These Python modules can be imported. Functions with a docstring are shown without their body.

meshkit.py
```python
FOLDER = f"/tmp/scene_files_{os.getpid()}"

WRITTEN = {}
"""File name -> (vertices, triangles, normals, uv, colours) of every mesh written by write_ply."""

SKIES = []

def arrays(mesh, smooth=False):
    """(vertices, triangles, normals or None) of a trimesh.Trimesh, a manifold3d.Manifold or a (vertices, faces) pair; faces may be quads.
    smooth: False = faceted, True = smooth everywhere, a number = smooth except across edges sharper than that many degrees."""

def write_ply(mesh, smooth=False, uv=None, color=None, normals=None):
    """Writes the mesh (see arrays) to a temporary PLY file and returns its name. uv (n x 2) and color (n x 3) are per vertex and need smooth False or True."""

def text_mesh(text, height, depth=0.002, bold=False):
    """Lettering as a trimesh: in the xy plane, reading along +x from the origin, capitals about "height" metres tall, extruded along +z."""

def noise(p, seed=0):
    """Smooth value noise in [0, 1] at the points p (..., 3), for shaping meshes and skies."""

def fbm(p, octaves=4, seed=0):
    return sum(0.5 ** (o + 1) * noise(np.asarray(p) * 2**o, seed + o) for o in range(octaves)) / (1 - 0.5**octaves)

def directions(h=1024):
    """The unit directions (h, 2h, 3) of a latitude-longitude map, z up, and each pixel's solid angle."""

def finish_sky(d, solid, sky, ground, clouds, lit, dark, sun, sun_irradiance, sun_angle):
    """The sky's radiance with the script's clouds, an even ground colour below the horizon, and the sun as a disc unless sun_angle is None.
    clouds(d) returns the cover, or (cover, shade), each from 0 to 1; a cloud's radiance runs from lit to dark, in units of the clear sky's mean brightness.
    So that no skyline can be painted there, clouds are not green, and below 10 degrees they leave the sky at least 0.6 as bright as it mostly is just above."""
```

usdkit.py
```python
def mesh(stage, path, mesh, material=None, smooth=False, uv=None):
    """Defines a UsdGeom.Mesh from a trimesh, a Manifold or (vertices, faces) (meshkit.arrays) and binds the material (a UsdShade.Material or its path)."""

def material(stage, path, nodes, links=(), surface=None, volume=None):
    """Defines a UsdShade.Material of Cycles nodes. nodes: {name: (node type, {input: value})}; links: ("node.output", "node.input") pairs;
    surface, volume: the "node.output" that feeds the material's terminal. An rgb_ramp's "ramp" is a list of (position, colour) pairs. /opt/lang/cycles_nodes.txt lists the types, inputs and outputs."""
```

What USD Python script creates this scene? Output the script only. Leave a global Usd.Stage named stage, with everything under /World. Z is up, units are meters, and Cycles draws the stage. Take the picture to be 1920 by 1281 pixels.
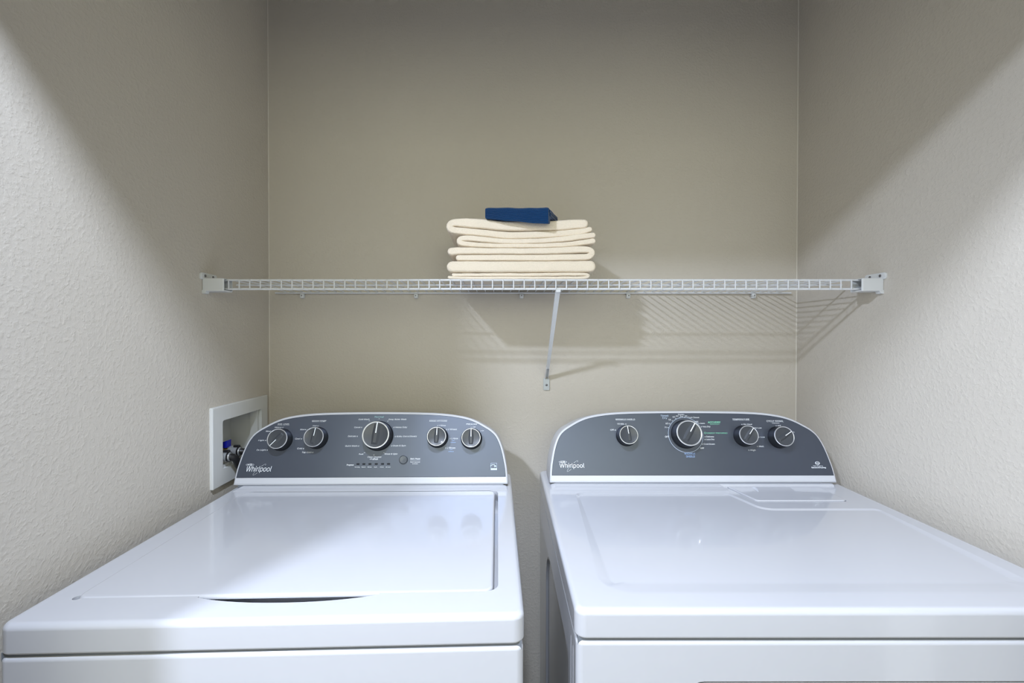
import math, random
import numpy as np
import trimesh, manifold3d, mapbox_earcut
from scipy.interpolate import PchipInterpolator, CubicSpline
from shapely.geometry import Polygon, box as sbox
from pxr import Usd, UsdGeom, UsdLux, UsdShade, Gf, Sdf, Vt
import usdkit, meshkit

random.seed(4)
np.random.seed(4)
stage = Usd.Stage.CreateInMemory()
UsdGeom.SetStageUpAxis(stage, UsdGeom.Tokens.z)
UsdGeom.SetStageMetersPerUnit(stage, 1.0)
UsdGeom.Xform.Define(stage, '/World')
UsdGeom.Scope.Define(stage, '/World/Looks')

# ------------------------------------------------------------------ camera, lights, exposure
EYE = 1.293                                  # camera height; x right, y into the alcove, z up
cam = UsdGeom.Camera.Define(stage, '/World/camera')
cam.CreateHorizontalApertureAttr(36.0)
cam.CreateVerticalApertureAttr(36.0 * 1281 / 1920)
cam.CreateFocalLengthAttr(36.0 * 853 / 1920)
cam.CreateHorizontalApertureOffsetAttr(25.0 / 1920 * 36.0)
cam.CreateClippingRangeAttr(Gf.Vec2f(0.02, 50))
cam.CreateExposureAttr(3.0)
xf = UsdGeom.Xformable(cam)
xf.AddTranslateOp().Set(Gf.Vec3d(0, 0, EYE))
xf.AddRotateXOp().Set(90.0 - 0.57)


def disk_light(name, loc, radius, power, color):
    l = UsdLux.DiskLight.Define(stage, '/World/' + name)
    l.CreateRadiusAttr(radius)
    l.CreateIntensityAttr(power)
    l.CreateColorAttr(Gf.Vec3f(*color))
    l.AddTranslateOp().Set(Gf.Vec3d(*loc))
    return l


CEIL = 2.44
disk_light('ceiling_lamp', (-0.965, -0.45, CEIL - 0.045), 0.08, 95.0, (0.885, 1.0, 1.24))        # downlight in the hall, left of the camera
disk_light('ceiling_lamp_001', (-0.07, -0.04, CEIL - 0.012), 0.075, 73.0, (0.885, 1.0, 1.22))      # flush light above the camera
win = UsdLux.RectLight.Define(stage, '/World/hall_wall_lamp')                                  # wide warm lamp panel high on the hall's rear wall, behind the camera
win.CreateWidthAttr(2.6)
win.CreateHeightAttr(1.0)
win.CreateIntensityAttr(0.355)
win.CreateColorAttr(Gf.Vec3f(0.99, 1.0, 0.74))
win.AddTranslateOp().Set(Gf.Vec3d(0.15, -1.985, 1.86))
win.AddRotateXOp().Set(90.0)

# ------------------------------------------------------------------ helpers
used = {}


def free(path):
    n = used.get(path, 0)
    used[path] = n + 1
    return path if n == 0 else '%s_%03d' % (path, n)


def tag(p, label=None, cat=None, group=None, kind=None):
    for k, v in (('label', label), ('category', cat), ('group', group), ('kind', kind)):
        if v:
            p.SetCustomDataByKey(k, v)
    return p


ORIGIN = {'/World': np.zeros(3)}


def thing(name, loc, label, cat, group=None):
    path = free('/World/' + name)
    x = UsdGeom.Xform.Define(stage, path)
    x.AddTranslateOp().Set(Gf.Vec3d(*[float(c) for c in loc]))
    ORIGIN[path] = np.array(loc, float)
    return tag(x.GetPrim(), label, cat, group)


def obj(name, mesh, mat, parent=None, smooth=30, label=None, warp=None):
    """one Mesh prim; mesh is given in world coordinates (or in the coordinates that warp turns into world coordinates)"""
    pp = str(parent.GetPath()) if parent else '/World'
    path = free(pp + '/' + name)
    v, f, n = meshkit.arrays(mesh, False)
    if warp:
        v = warp(v)
    o = ORIGIN[pp]
    ORIGIN[path] = o
    m = usdkit.mesh(stage, path, trimesh.Trimesh(v - o, f, process=False), mat, smooth)
    return tag(m.GetPrim(), label)


def struct(name, mesh, mat, parent=None, smooth=30):
    return tag(obj(name, mesh, mat, parent, smooth), kind='structure' if parent is None else None)


def T(m):
    if hasattr(m, 'to_mesh'):
        q = m.to_mesh()
        return trimesh.Trimesh(q.vert_properties[:, :3], q.tri_verts, process=False)
    return m


def MF(t):
    return manifold3d.Manifold(manifold3d.Mesh(np.asarray(t.vertices, np.float32), np.asarray(t.faces, np.uint32)))


def cat(*ms):
    return trimesh.util.concatenate([T(m) for m in ms])


def bx(x0, x1, y0, y1, z0, z1):
    return manifold3d.Manifold.cube((x1 - x0, y1 - y0, z1 - z0)).translate((x0, y0, z0))


def rrect(x0, x1, y0, y1, r, n=6):
    r = max(r, 1e-5)
    out = []
    for cx, cy, a in ((x1 - r, y1 - r, 0), (x0 + r, y1 - r, 90), (x0 + r, y0 + r, 180), (x1 - r, y0 + r, 270)):
        for k in range(n + 1):
            t = math.radians(a + 90 * k / n)
            out.append((cx + r * math.cos(t), cy + r * math.sin(t)))
    return np.array(out)


def hull(pts):
    return manifold3d.Manifold.hull_points(np.asarray(pts, float))


def rslab(x0, x1, y0, y1, z0, z1, R, rt=0.0, rb=0.0, n=5, nc=6):
    """a slab with corners of radius R in plan and rounded top and bottom edges"""
    pts = []

    def ring(ins, z):
        for p in rrect(x0 + ins, x1 - ins, y0 + ins, y1 - ins, R - ins, nc):
            pts.append((p[0], p[1], z))
    for r, z, s in ((rb, z0, -1), (rt, z1, 1)):
        if r <= 0:
            ring(0, z)
        else:
            for k in range(n + 1):
                a = math.pi / 2 * k / n
                ring(r * (1 - math.cos(a)), z - s * r + s * r * math.sin(a))
    return hull(pts)


def swap(m, order):
    """permutes the axes of a mesh (right-handed either way)"""
    t = T(m)
    v = np.asarray(t.vertices)[:, order]
    f = np.asarray(t.faces)
    if np.linalg.det(np.eye(3)[:, order]) < 0:
        f = f[:, ::-1]
    return trimesh.Trimesh(v, f, process=False)


def rbox(x0, x1, y0, y1, z0, z1, r, n=4):
    pts = []
    for k in range(n + 1):
        a = math.pi / 2 * k / n
        for z, s in ((z1 - r, 1), (z0 + r, -1)):
            ins = r * (1 - math.cos(a))
            for p in rrect(x0 + ins, x1 - ins, y0 + ins, y1 - ins, max(r - ins, 1e-5), n):
                pts.append((p[0], p[1], z + s * r * math.sin(a)))
    return hull(pts)


def loft(rings, cap=(True, True), flat=None):
    """a skin over rings of the same count; caps are triangulated in the 2-D outline `flat` (default: x and z of the first ring)"""
    rings = [np.asarray(r, float) for r in rings]
    n = len(rings[0])
    v = np.vstack(rings)
    f = []
    for k in range(len(rings) - 1):
        for i in range(n):
            a, b = k * n + i, k * n + (i + 1) % n
            f += [(a, b, b + n), (a, b + n, a + n)]
    flat = rings[0][:, [0, 2]] if flat is None else np.asarray(flat)
    tri = mapbox_earcut.triangulate_float64(np.ascontiguousarray(flat, dtype=np.float64), np.array([n], np.uint32)).reshape(-1, 3).astype(int)
    if cap[0]:
        f += [tuple(t[::-1]) for t in tri]
    if cap[1]:
        f += [tuple(t + (len(rings) - 1) * n) for t in tri]
    m = trimesh.Trimesh(v, np.array(f), process=False)
    if m.volume < 0:
        m.invert()
    return m


def inset2(p, d):
    """moves each corner of a closed 2-D outline inwards by d (counter-clockwise or not)"""
    p = np.asarray(p, float)
    area = 0.5 * np.sum(p[:, 0] * np.roll(p[:, 1], -1) - np.roll(p[:, 0], -1) * p[:, 1])
    e = np.roll(p, -1, 0) - p
    e /= np.maximum(np.linalg.norm(e, axis=1, keepdims=True), 1e-12)
    n = np.stack([-e[:, 1], e[:, 0]], 1) * np.sign(area)
    a, b = n, np.roll(n, 1, 0)
    m = a + b
    m /= np.maximum((1 + (a * b).sum(1))[:, None], 0.3)
    return p + d * m


def tube(path, r, n=8, caps=True, smooth_path=0):
    p = np.asarray(path, float)
    if smooth_path:
        t = np.r_[0, np.cumsum(np.linalg.norm(np.diff(p, axis=0), axis=1))]
        p = PchipInterpolator(t, p)(np.linspace(0, t[-1], smooth_path)) if len(p) < 3 else CubicSpline(t, p)(np.linspace(0, t[-1], smooth_path))
    tan = np.gradient(p, axis=0)
    tan /= np.linalg.norm(tan, axis=1, keepdims=True)
    up = np.array([0, 0, 1.0]) if abs(tan[0][2]) < 0.9 else np.array([1.0, 0, 0])
    rad = np.broadcast_to(r, (len(p),))
    v = []
    u = np.cross(tan[0], up)
    for k in range(len(p)):
        u = u - tan[k] * np.dot(u, tan[k])
        u /= np.linalg.norm(u)
        w = np.cross(tan[k], u)
        for i in range(n):
            a = 2 * math.pi * i / n
            v.append(p[k] + rad[k] * (math.cos(a) * u + math.sin(a) * w))
    f = []
    for k in range(len(p) - 1):
        for i in range(n):
            a, b = k * n + i, k * n + (i + 1) % n
            f += [(a, b, b + n), (a, b + n, a + n)]
    if caps:
        v += [p[0], p[-1]]
        m = len(p) * n
        for i in range(n):
            j = (i + 1) % n
            f += [(m, j, i), (m + 1, m - n + i, m - n + j)]
    return trimesh.Trimesh(np.array(v), np.array(f), process=False)


def lathe(profile, n=48):
    """profile: (radius, height) from the axis to the axis; turned about z"""
    v, f = [], []
    pr = [(max(r, 1e-6), z) for r, z in profile]
    for i in range(n):
        a = 2 * math.pi * i / n
        v += [(r * math.cos(a), r * math.sin(a), z) for r, z in pr]
    k = len(pr)
    for i in range(n):
        for j in range(k - 1):
            a, b = i * k + j, ((i + 1) % n) * k + j
            f += [(a, b, b + 1), (a, b + 1, a + 1)]
    m = trimesh.Trimesh(np.array(v), np.array(f), process=False)
    if m.volume < 0:
        m.invert()
    return m


def frame_to(m, o, ex, ey, ez):
    t = T(m)
    M = np.eye(4)
    M[:3, 0], M[:3, 1], M[:3, 2], M[:3, 3] = ex, ey, ez, o
    t = t.copy()
    t.apply_transform(M)
    return t


# ------------------------------------------------------------------ materials
def mat(name, nodes, links=(), surface='p.BSDF'):
    return usdkit.material(stage, '/World/Looks/' + name, nodes, links, surface=surface)


def plain(name, color, rough=0.5, **kw):
    d = dict(base_color=color, roughness=rough)
    d.update(kw)
    return mat(name, {'p': ('principled_bsdf', d)})


def wall_paint(name, color, strength=0.34, dist=0.0018):
    # matt greige paint over a sprayed plaster texture: soft irregular lumps with a finer stipple
    return mat(name, {
        'g': ('geometry', {}),
        'n1': ('noise_texture', {'scale': 135.0, 'detail': 4.0, 'roughness': 0.55, 'distortion': 0.0}),
        'n2': ('noise_texture', {'scale': 420.0, 'detail': 2.0, 'roughness': 0.6}),
        'mx': ('mix', {'mix_type': 'mix', 'fac': 0.22}),
        'bw': ('rgb_to_bw', {}),
        'b': ('bump', {'strength': strength, 'distance': dist}),
        'n3': ('noise_texture', {'scale': 3.0, 'detail': 3.0}),
        'c': ('rgb_ramp', {'ramp': [(0.25, tuple(c * 0.98 for c in color)), (0.75, tuple(c * 1.02 for c in color))]}),
        'r1': ('rgb_ramp', {'ramp': [(0.0, (0, 0, 0)), (0.40, (0.04, 0.04, 0.04)), (0.50, (0.22, 0.22, 0.22)), (0.66, (0.92, 0.92, 0.92)), (1.0, (1, 1, 1))]}),
        'p': ('principled_bsdf', {'roughness': 0.75, 'specular_ior_level': 0.25})},
        [('g.position', 'n1.vector'), ('g.position', 'n2.vector'), ('g.position', 'n3.vector'), ('n1.fac', 'r1.fac'), ('r1.color', 'mx.color1'), ('n2.color', 'mx.color2'),
         ('mx.color', 'bw.color'), ('bw.val', 'b.height'), ('b.normal', 'p.normal'), ('n3.fac', 'c.fac'), ('c.color', 'p.base_color')])


WALL = wall_paint('greige_wall_paint', (0.63, 0.585, 0.515))
HALL = plain('hall_wall_paint', (0.68, 0.65, 0.59), 0.8)
CEILM = plain('ceiling_paint', (0.66, 0.66, 0.65), 0.9)
TRIMM = plain('trim_paint', (0.80, 0.80, 0.78), 0.45)
BEAD = plain('corner_caulk', (0.72, 0.68, 0.60), 0.6)
FLOORM = mat('vinyl_floor', {'g': ('geometry', {}), 'm': ('mapping', {'scale': (1.2, 9.0, 1.0)}), 'n': ('noise_texture', {'scale': 3.0, 'detail': 5.0}),
                             'c': ('rgb_ramp', {'ramp': [(0.3, (0.055, 0.048, 0.042)), (0.7, (0.085, 0.075, 0.065))]}), 'p': ('principled_bsdf', {'roughness': 0.45})},
             [('g.position', 'm.vector'), ('m.vector', 'n.vector'), ('n.fac', 'c.fac'), ('c.color', 'p.base_color')])
ENAMEL = plain('white_enamel', (0.52, 0.527, 0.56), 0.20, specular_ior_level=0.5, coat_weight=0.6, coat_roughness=0.06)
ENAMEL2 = plain('white_console_plastic', (0.58, 0.59, 0.62), 0.32)
GAP = plain('dark_seam', (0.16, 0.175, 0.20), 0.7)
FASCIA = mat('grey_fascia_paint', {'g': ('geometry', {}), 'n': ('noise_texture', {'scale': 900.0, 'detail': 1.0}),
                                   'c': ('rgb_ramp', {'ramp': [(0.3, (0.110, 0.126, 0.165)), (0.7, (0.118, 0.135, 0.175))]}),
                                   'p': ('principled_bsdf', {'roughness': 0.40, 'metallic': 0.85, 'specular_ior_level': 0.5})},
             [('g.position', 'n.vector'), ('n.fac', 'c.fac'), ('c.color', 'p.base_color')])
KNOB = plain('knob_black_plastic', (0.012, 0.013, 0.016), 0.35)
KNOBFACE = plain('knob_face_grey', (0.045, 0.050, 0.058), 0.36, coat_weight=0.12, coat_roughness=0.10)
CHROME = plain('satin_chrome', (0.80, 0.82, 0.85), 0.25, metallic=0.85)
PR_WHITE = plain('print_white', (0.82, 0.85, 0.88), 0.5)
PR_TEAL = plain('print_teal', (0.30, 0.52, 0.52), 0.5)
PR_GREEN = plain('print_green', (0.22, 0.62, 0.42), 0.5)
PR_BLUE = plain('print_blue', (0.33, 0.50, 0.82), 0.5)
PR_PALE = plain('print_pale_blue', (0.55, 0.66, 0.82), 0.5)
LED = plain('led_window_dark', (0.018, 0.020, 0.026), 0.5, specular_ior_level=0.2)
WIRE = plain('white_vinyl_coating', (0.75, 0.77, 0.80), 0.35)
PLASTIC = plain('white_plastic', (0.74, 0.76, 0.77), 0.4)
BOXM = plain('outlet_box_plastic', (0.72, 0.73, 0.72), 0.45)
PLATE = plain('painted_steel_plate', (0.52, 0.55, 0.55), 0.45)
SCREW = plain('screw_steel', (0.22, 0.22, 0.23), 0.4, metallic=0.8)
BRASS = plain('brass', (0.62, 0.46, 0.16), 0.35, metallic=0.55)
STEEL = plain('plated_steel', (0.50, 0.52, 0.54), 0.30, metallic=0.55)
BLUEP = plain('blue_handle_plastic', (0.012, 0.02, 0.42), 0.3)
RUBBER = plain('black_rubber', (0.012, 0.012, 0.014), 0.4)


def cloth(name, color, scale, strength, dist):
    return mat(name, {'g': ('geometry', {}), 'n': ('noise_texture', {'scale': scale, 'detail': 3.0, 'roughness': 0.6}),
                      'b': ('bump', {'strength': strength, 'distance': dist}),
                      'c': ('rgb_ramp', {'ramp': [(0.3, tuple(c * 0.94 for c in color)), (0.7, tuple(c * 1.03 for c in color))]}),
                      'p': ('principled_bsdf', {'roughness': 0.95, 'sheen_weight': 0.25, 'sheen_roughness': 0.5, 'specular_ior_level': 0.1})},
               [('g.position', 'n.vector'), ('n.fac', 'b.height'), ('b.normal', 'p.normal'), ('n.fac', 'c.fac'), ('c.color', 'p.base_color')])


TERRY = cloth('cream_terry', (0.93, 0.825, 0.68), 520.0, 0.5, 0.0025)
NAVY = cloth('navy_ribbed_cotton', (0.0045, 0.044, 0.140), 900.0, 0.4, 0.0015)

# ------------------------------------------------------------------ the room
XL, XR, YB, YO = -0.706, 0.9165, 1.40, 0.356      # alcove: left wall, right wall, back wall, opening
HEAD = EYE + 0.718                                 # underside of the header over the opening
JL, JR = -0.562, 0.772                             # the jambs
struct('wall_back', T(bx(XL - 0.12, XR + 0.12, YB, YB + 0.12, 0, CEIL)), WALL)
OBY0, OBY1, OBZ0, OBZ1 = 1.1495, 1.3392, EYE - 0.335, EYE - 0.212      # hole for the outlet box in the left wall
wl = bx(XL - 0.12, XL, YO + 0.10, YB, 0, CEIL) - bx(XL - 0.1, XL + 0.1, OBY0 - 0.006, OBY1 + 0.006, OBZ0 - 0.006, OBZ1 + 0.006)
struct('wall_left', T(wl), WALL)
struct('wall_right', T(bx(XR, XR + 0.12, YO + 0.10, YB, 0, CEIL)), WALL)
front = bx(-1.9, 1.9, YO, YO + 0.10, 0, CEIL) - bx(JL, JR, YO - 0.1, YO + 0.3, -0.1, HEAD)
struct('wall_front', T(front), HALL)
struct('wall_rear', T(bx(-1.9, 1.9, -2.1, -2.0, 0, CEIL)), HALL)
struct('wall_far_left', T(bx(-2.0, -1.9, -2.1, YO + 0.1, 0, CEIL)), HALL)
struct('wall_far_right', T(bx(1.9, 2.0, -2.1, YO + 0.1, 0, CEIL)), HALL)
struct('ceiling', T(bx(-2.0, 2.0, -2.1, YB + 0.12, CEIL, CEIL + 0.1)), CEILM)
struct('floor', T(bx(-2.0, 2.0, -2.1, YB + 0.12, -0.1, 0)), FLOORM)
for nm, x in (('trim_1', XL), ('trim_2', XR)):
    s = 1 if x < 0 else -1
    struct(nm, T(hull([(x, YB, z) for z in (0.1, CEIL)] + [(x + s * 0.0018, YB, z) for z in (0.1, CEIL)] + [(x, YB - 0.0018, z) for z in (0.1, CEIL)])), BEAD)
struct('baseboard_back', T(bx(XL, XR, YB - 0.014, YB, 0, 0.09)), TRIMM)
struct('baseboard_left', T(bx(XL, XL + 0.014, YO + 0.1, YB - 0.014, 0, 0.09)), TRIMM)
struct('baseboard_right', T(bx(XR - 0.014, XR, YO + 0.1, YB - 0.014, 0, 0.09)), TRIMM)

# ------------------------------------------------------------------ the washer and the dryer
# local coordinates: u across the machine, v from its front edge to the back, w up from the floor
TOP = EYE - 0.379
LEAN = 0.326                                     # the console leans back
CB = TOP + 0.0075                                # foot of the console


class Machine:
    def __init__(self, F0, F1, C0, C1, Wd, V):
        self.q = [np.array(a, float) for a in (F0, F1, C0, C1)]
        self.W, self.V = Wd, V

    def warp(self, p):
        p = np.asarray(p, float)
        s, r = (p[:, 0] / self.W)[:, None], (p[:, 1] / self.V)[:, None]
        F0, F1, C0, C1 = self.q
        xy = (F0 * (1 - s) + F1 * s) * (1 - r) + (C0 * (1 - s) + C1 * s) * r
        return np.column_stack([xy, p[:, 2]])

    def face(self, u, t, d):
        u, t, d = np.broadcast_arrays(np.asarray(u, float), np.asarray(t, float), np.asarray(d, float))
        return np.stack([u, self.V + LEAN * t - 0.951 * d, CB + t + 0.31 * d], -1)

    def add(self, name, m, mt, parent=None, smooth=30, label=None):
        return obj(name, T(m), mt, parent or self.prim, smooth, label, self.warp)

    def on_face(self, m):
        """takes a mesh in (u, t, d) to the console face"""
        t = T(m).copy()
        v = np.asarray(t.vertices)
        t.vertices = self.face(v[:, 0], v[:, 1], v[:, 2])
        return t


EDGE = [(0, 0), (0.0006, 0.017), (0.0021, 0.035), (0.0057, 0.0555), (0.0104, 0.0765), (0.0172, 0.0975), (0.0276, 0.1172), (0.0412, 0.1302), (0.0572, 0.140), (0.0797, 0.152), (0.103, 0.1606), (0.1285, 0.166), (0.156, 0.1697), (0.1895, 0.1722), (0.25, 0.1740)]


def arch(c, half, n=64):
    """outline of a console in (u, t): symmetrical about c"""
    pts = EDGE + [(half, 0.1748)]
    e, t = np.array(pts).T
    s = np.r_[0, np.cumsum(np.hypot(np.diff(e), np.diff(t)))]
    k = np.linspace(0, s[-1], n)
    e, t = PchipInterpolator(s, e)(k), PchipInterpolator(s, t)(k)
    left = np.column_stack([c - half + e, t])
    right = np.column_stack([c + half - e, t])[::-1][1:]
    return np.vstack([left, right])


def console(M, c, half):
    o = arch(c, half)
    back = o.copy()
    back[:, 1] *= 0.80
    rings = []
    for ins, d in ((0.0042, 0.0), (0.0016, -0.0010), (0.0004, -0.0028), (0.0, -0.006), (0.0, -0.014)):
        p = inset2(o, ins)
        p[:, 1] = np.maximum(p[:, 1], 0.0004)
        rings.append(M.face(p[:, 0], p[:, 1], d))
    for dv, ins, k in ((0.09, 0.0, 0.935), (0.106, 0.003, 0.905), (0.112, 0.012, 0.87)):
        p = inset2(o, ins)
        p[:, 1] = np.maximum(p[:, 1] * k, 0.0004)
        rings.append(np.column_stack([p[:, 0], M.V + dv + 0.12 * p[:, 1], CB + p[:, 1]]))
    return M.add('console_housing', loft(rings, flat=inset2(o, 0.0042)), ENAMEL2, smooth=40), o


def fascia(M, o):
    cx = 0.5 * (o[0, 0] + o[-1, 0])
    p = Polygon(inset2(o, 0.0052))
    p = p.intersection(sbox(-1, 0.0172, 2, 1))
    q = np.array(p.exterior.coords)[:-1]
    top = q[:, 1] > 0.1
    q[top, 1] -= 0.0010 * np.clip((q[top, 1] - 0.1) / 0.07, 0, 1)
    r0, r1 = q, inset2(q, 0.0007)
    rings = [M.face(r0[:, 0], r0[:, 1], -0.0008), M.face(r0[:, 0], r0[:, 1], 0.0005), M.face(r1[:, 0], r1[:, 1], 0.0012)]
    return M.add('console_fascia', loft(rings, flat=q), FASCIA, smooth=20, label='dark grey control fascia')


def text(M, parent, s, u, t, w, h, slant=False, bold=False, mt=None, d=0.0012):
    m = meshkit.text_mesh(s, 1.0, 0.001, bold)
    v = np.asarray(m.vertices).copy()
    v[:, 0] -= v[:, 0].min()
    ww = max(v[:, 0].max(), 1e-6)
    if s == 'o':
        v[:, 1] -= v[:, 1].min()
        v[:, 1] /= v[:, 1].max()
    sx = (w - (0.2 * h if slant else 0)) / ww
    x = v[:, 0] * sx + (0.2 * v[:, 1] * h if slant else 0)
    m.vertices = M.face(u + x, t + v[:, 1] * h, d + v[:, 2] / 0.001 * 0.0003)
    return M.add('lettering', m, mt or PR_WHITE, parent, smooth=False)


STYLE = {'t': PR_TEAL, 'g': PR_GREEN, 'l': PR_BLUE, 'p': PR_PALE}


def letters(M, parent, rows):
    for s, u, t, w, h, st in rows:
        mt = next((STYLE[c] for c in st if c in STYLE), PR_WHITE)
        text(M, parent, s, u, t, w, h, 'i' in st, 'b' in st, mt)


def band(center, a, b, tilt, w, n=48, span=(0, 2 * math.pi)):
    """a flat elliptical line in (u, t)"""
    th = np.linspace(span[0], span[1], n)
    c, s = math.cos(tilt), math.sin(tilt)
    def el(a, b):
        x, y = a * np.cos(th), b * np.sin(th)
        return np.column_stack([center[0] + c * x - s * y, center[1] + s * x + c * y])
    o, i = el(a, b), el(a - w, b - w)
    v = np.vstack([np.column_stack([q, np.full(n, z)]) for z in (0.0012, 0.0015) for q in (o, i)])
    f = []
    for k in range(n - 1):
        f += [(2 * n + k, 2 * n + k + 1, 3 * n + k + 1), (2 * n + k, 3 * n + k + 1, 3 * n + k), (k, n + k + 1, k + 1), (k, n + k, n + k + 1),
              (k, k + 1, 2 * n + k + 1), (k, 2 * n + k + 1, 2 * n + k), (n + k, 3 * n + k + 1, n + k + 1), (n + k, 3 * n + k, 3 * n + k + 1)]
    return trimesh.Trimesh(v, np.array(f), process=False)


def flat(poly_pts, z0=0.0012, z1=0.0015):
    m = trimesh.creation.extrude_polygon(Polygon(poly_pts), z1 - z0, engine='earcut')
    m.apply_translation((0, 0, z0))
    return m


def logo(M, parent, u, t, w, h, slant):
    text(M, parent, 'Whirlpool', u, t, w, h, slant, False)
    cx, cy = u + 0.52 * w, t + 0.36 * h
    sw = [band((cx, cy), 0.0190, 0.0036, math.radians(42), 0.0005, 40, (-0.55, 1.15)), band((cx, cy), 0.0190, 0.0036, math.radians(42), 0.0005, 40, (2.2, 4.3))]
    M.add('emblem_swoosh', M.on_face(cat(*sw)), PR_WHITE, parent, False)
    ox, oy = u + 0.135 * w, t + 1.30 * h
    M.add('emblem_oval', M.on_face(cat(band((ox, oy), 0.0102, 0.0023, 0, 0.0006, 40), band((ox + 0.0028, oy), 0.0022, 0.0016, 0, 0.0009, 24), flat([(ox - 0.006, oy - 0.0005), (ox - 0.0005, oy - 0.0005), (ox - 0.0005, oy + 0.0005), (ox - 0.006, oy + 0.0005)]))), PR_WHITE, parent, False)


def knob(M, u, t, R, h, ang, big=False, label=None):
    """a round control knob: black skirt, chrome ring, glossy face with a raised grip, white pointer"""
    base = M.face(u, t, 0.0012)
    ex, ey, ez = np.array([1.0, 0, 0]), np.array([0, 0.31, 0.951]), np.array([0, -0.951, 0.31])
    def put(m):
        return frame_to(m, base, ex, ey, ez)
    a = math.radians(ang)                         # 0 = pointing up, clockwise positive
    def turn(m):
        q = T(m).copy()
        q.apply_transform(trimesh.transformations.rotation_matrix(-a, (0, 0, 1)))
        return q
    body = lathe([(0, 0.0), (R * 1.13, 0.0), (R * 1.13, h * 0.10), (R * 1.06, h * 0.22), (R * 1.03, h * 0.75), (R * 1.0, h * 0.93), (R * 0.97, h), (R * 0.86, h), (R * 0.86, h - 0.0035), (0, h - 0.0050)], 56)
    k = M.add('control_knob', put(body), KNOB, label=label)
    w = R * 0.095 if not big else R * 0.105
    ring = lathe([(R * 1.0 - w, h - 0.0015), (R * 1.0 - w, h + 0.0006), (R - 0.65 * w, h + 0.0014), (R - 0.35 * w, h + 0.0014), (R, h + 0.0005), (R, h - 0.0015), (R * 1.0 - w, h - 0.0015)], 64)
    M.add('knob_ring', put(ring), CHROME, k)
    dish = lathe([(0, h - 0.0022), (R * 0.35, h - 0.0019), (R * 0.7, h - 0.0008), (R * 0.895, h + 0.0003), (R * 0.895, h - 0.004), (0, h - 0.005)], 56)
    M.add('knob_face', put(dish), KNOBFACE, k, smooth=40)
    L, g0, g1 = 0.80 * R, (0.30 if big else 0.30) * R, 0.10 * R
    hg = 0.0038 if big else 0.0016
    grip = hull([(x, y, h - 0.0025) for x in (-g0, g0) for y in (-L, L)] + [(x, y, h + hg * 0.55) for x in (-g1, g1) for y in (-0.72 * L, 0.98 * L)] + [(x, 0, h + hg * 0.3) for x in (-g1 * 1.1, g1 * 1.1)])
    M.add('knob_grip', put(turn(grip)), KNOBFACE, k, smooth=15)
    pw = 0.00085 if not big else 0.00125
    ptr = rslab(-pw, pw, 0.12 * R, 0.90 * R, h - 0.001, h + hg * 0.55 + 0.0005, pw * 0.6)
    M.add('knob_pointer', put(turn(ptr)), PR_WHITE, k)
    return k


def frustum(outline, z_top, z_bot, slope):
    """a solid whose outline shrinks by `slope` from z_top down to z_bot (for pressing shallow recesses)"""
    o = np.asarray(outline)
    slope = np.broadcast_to(np.asarray(slope, float), (len(o),))[:, None]
    i = inset2(o, slope)
    r = [np.column_stack([o, np.full(len(o), z_top + 0.01)]), np.column_stack([o, np.full(len(o), z_top)]), np.column_stack([inset2(o, slope * 0.2), np.full(len(o), z_top + (z_bot - z_top) * 0.06)]),
         np.column_stack([inset2(o, slope * 0.8), np.full(len(o), z_bot + (z_top - z_bot) * 0.06)]), np.column_stack([i, np.full(len(o), z_bot)])]
    return MF(loft(r, flat=o))


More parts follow.
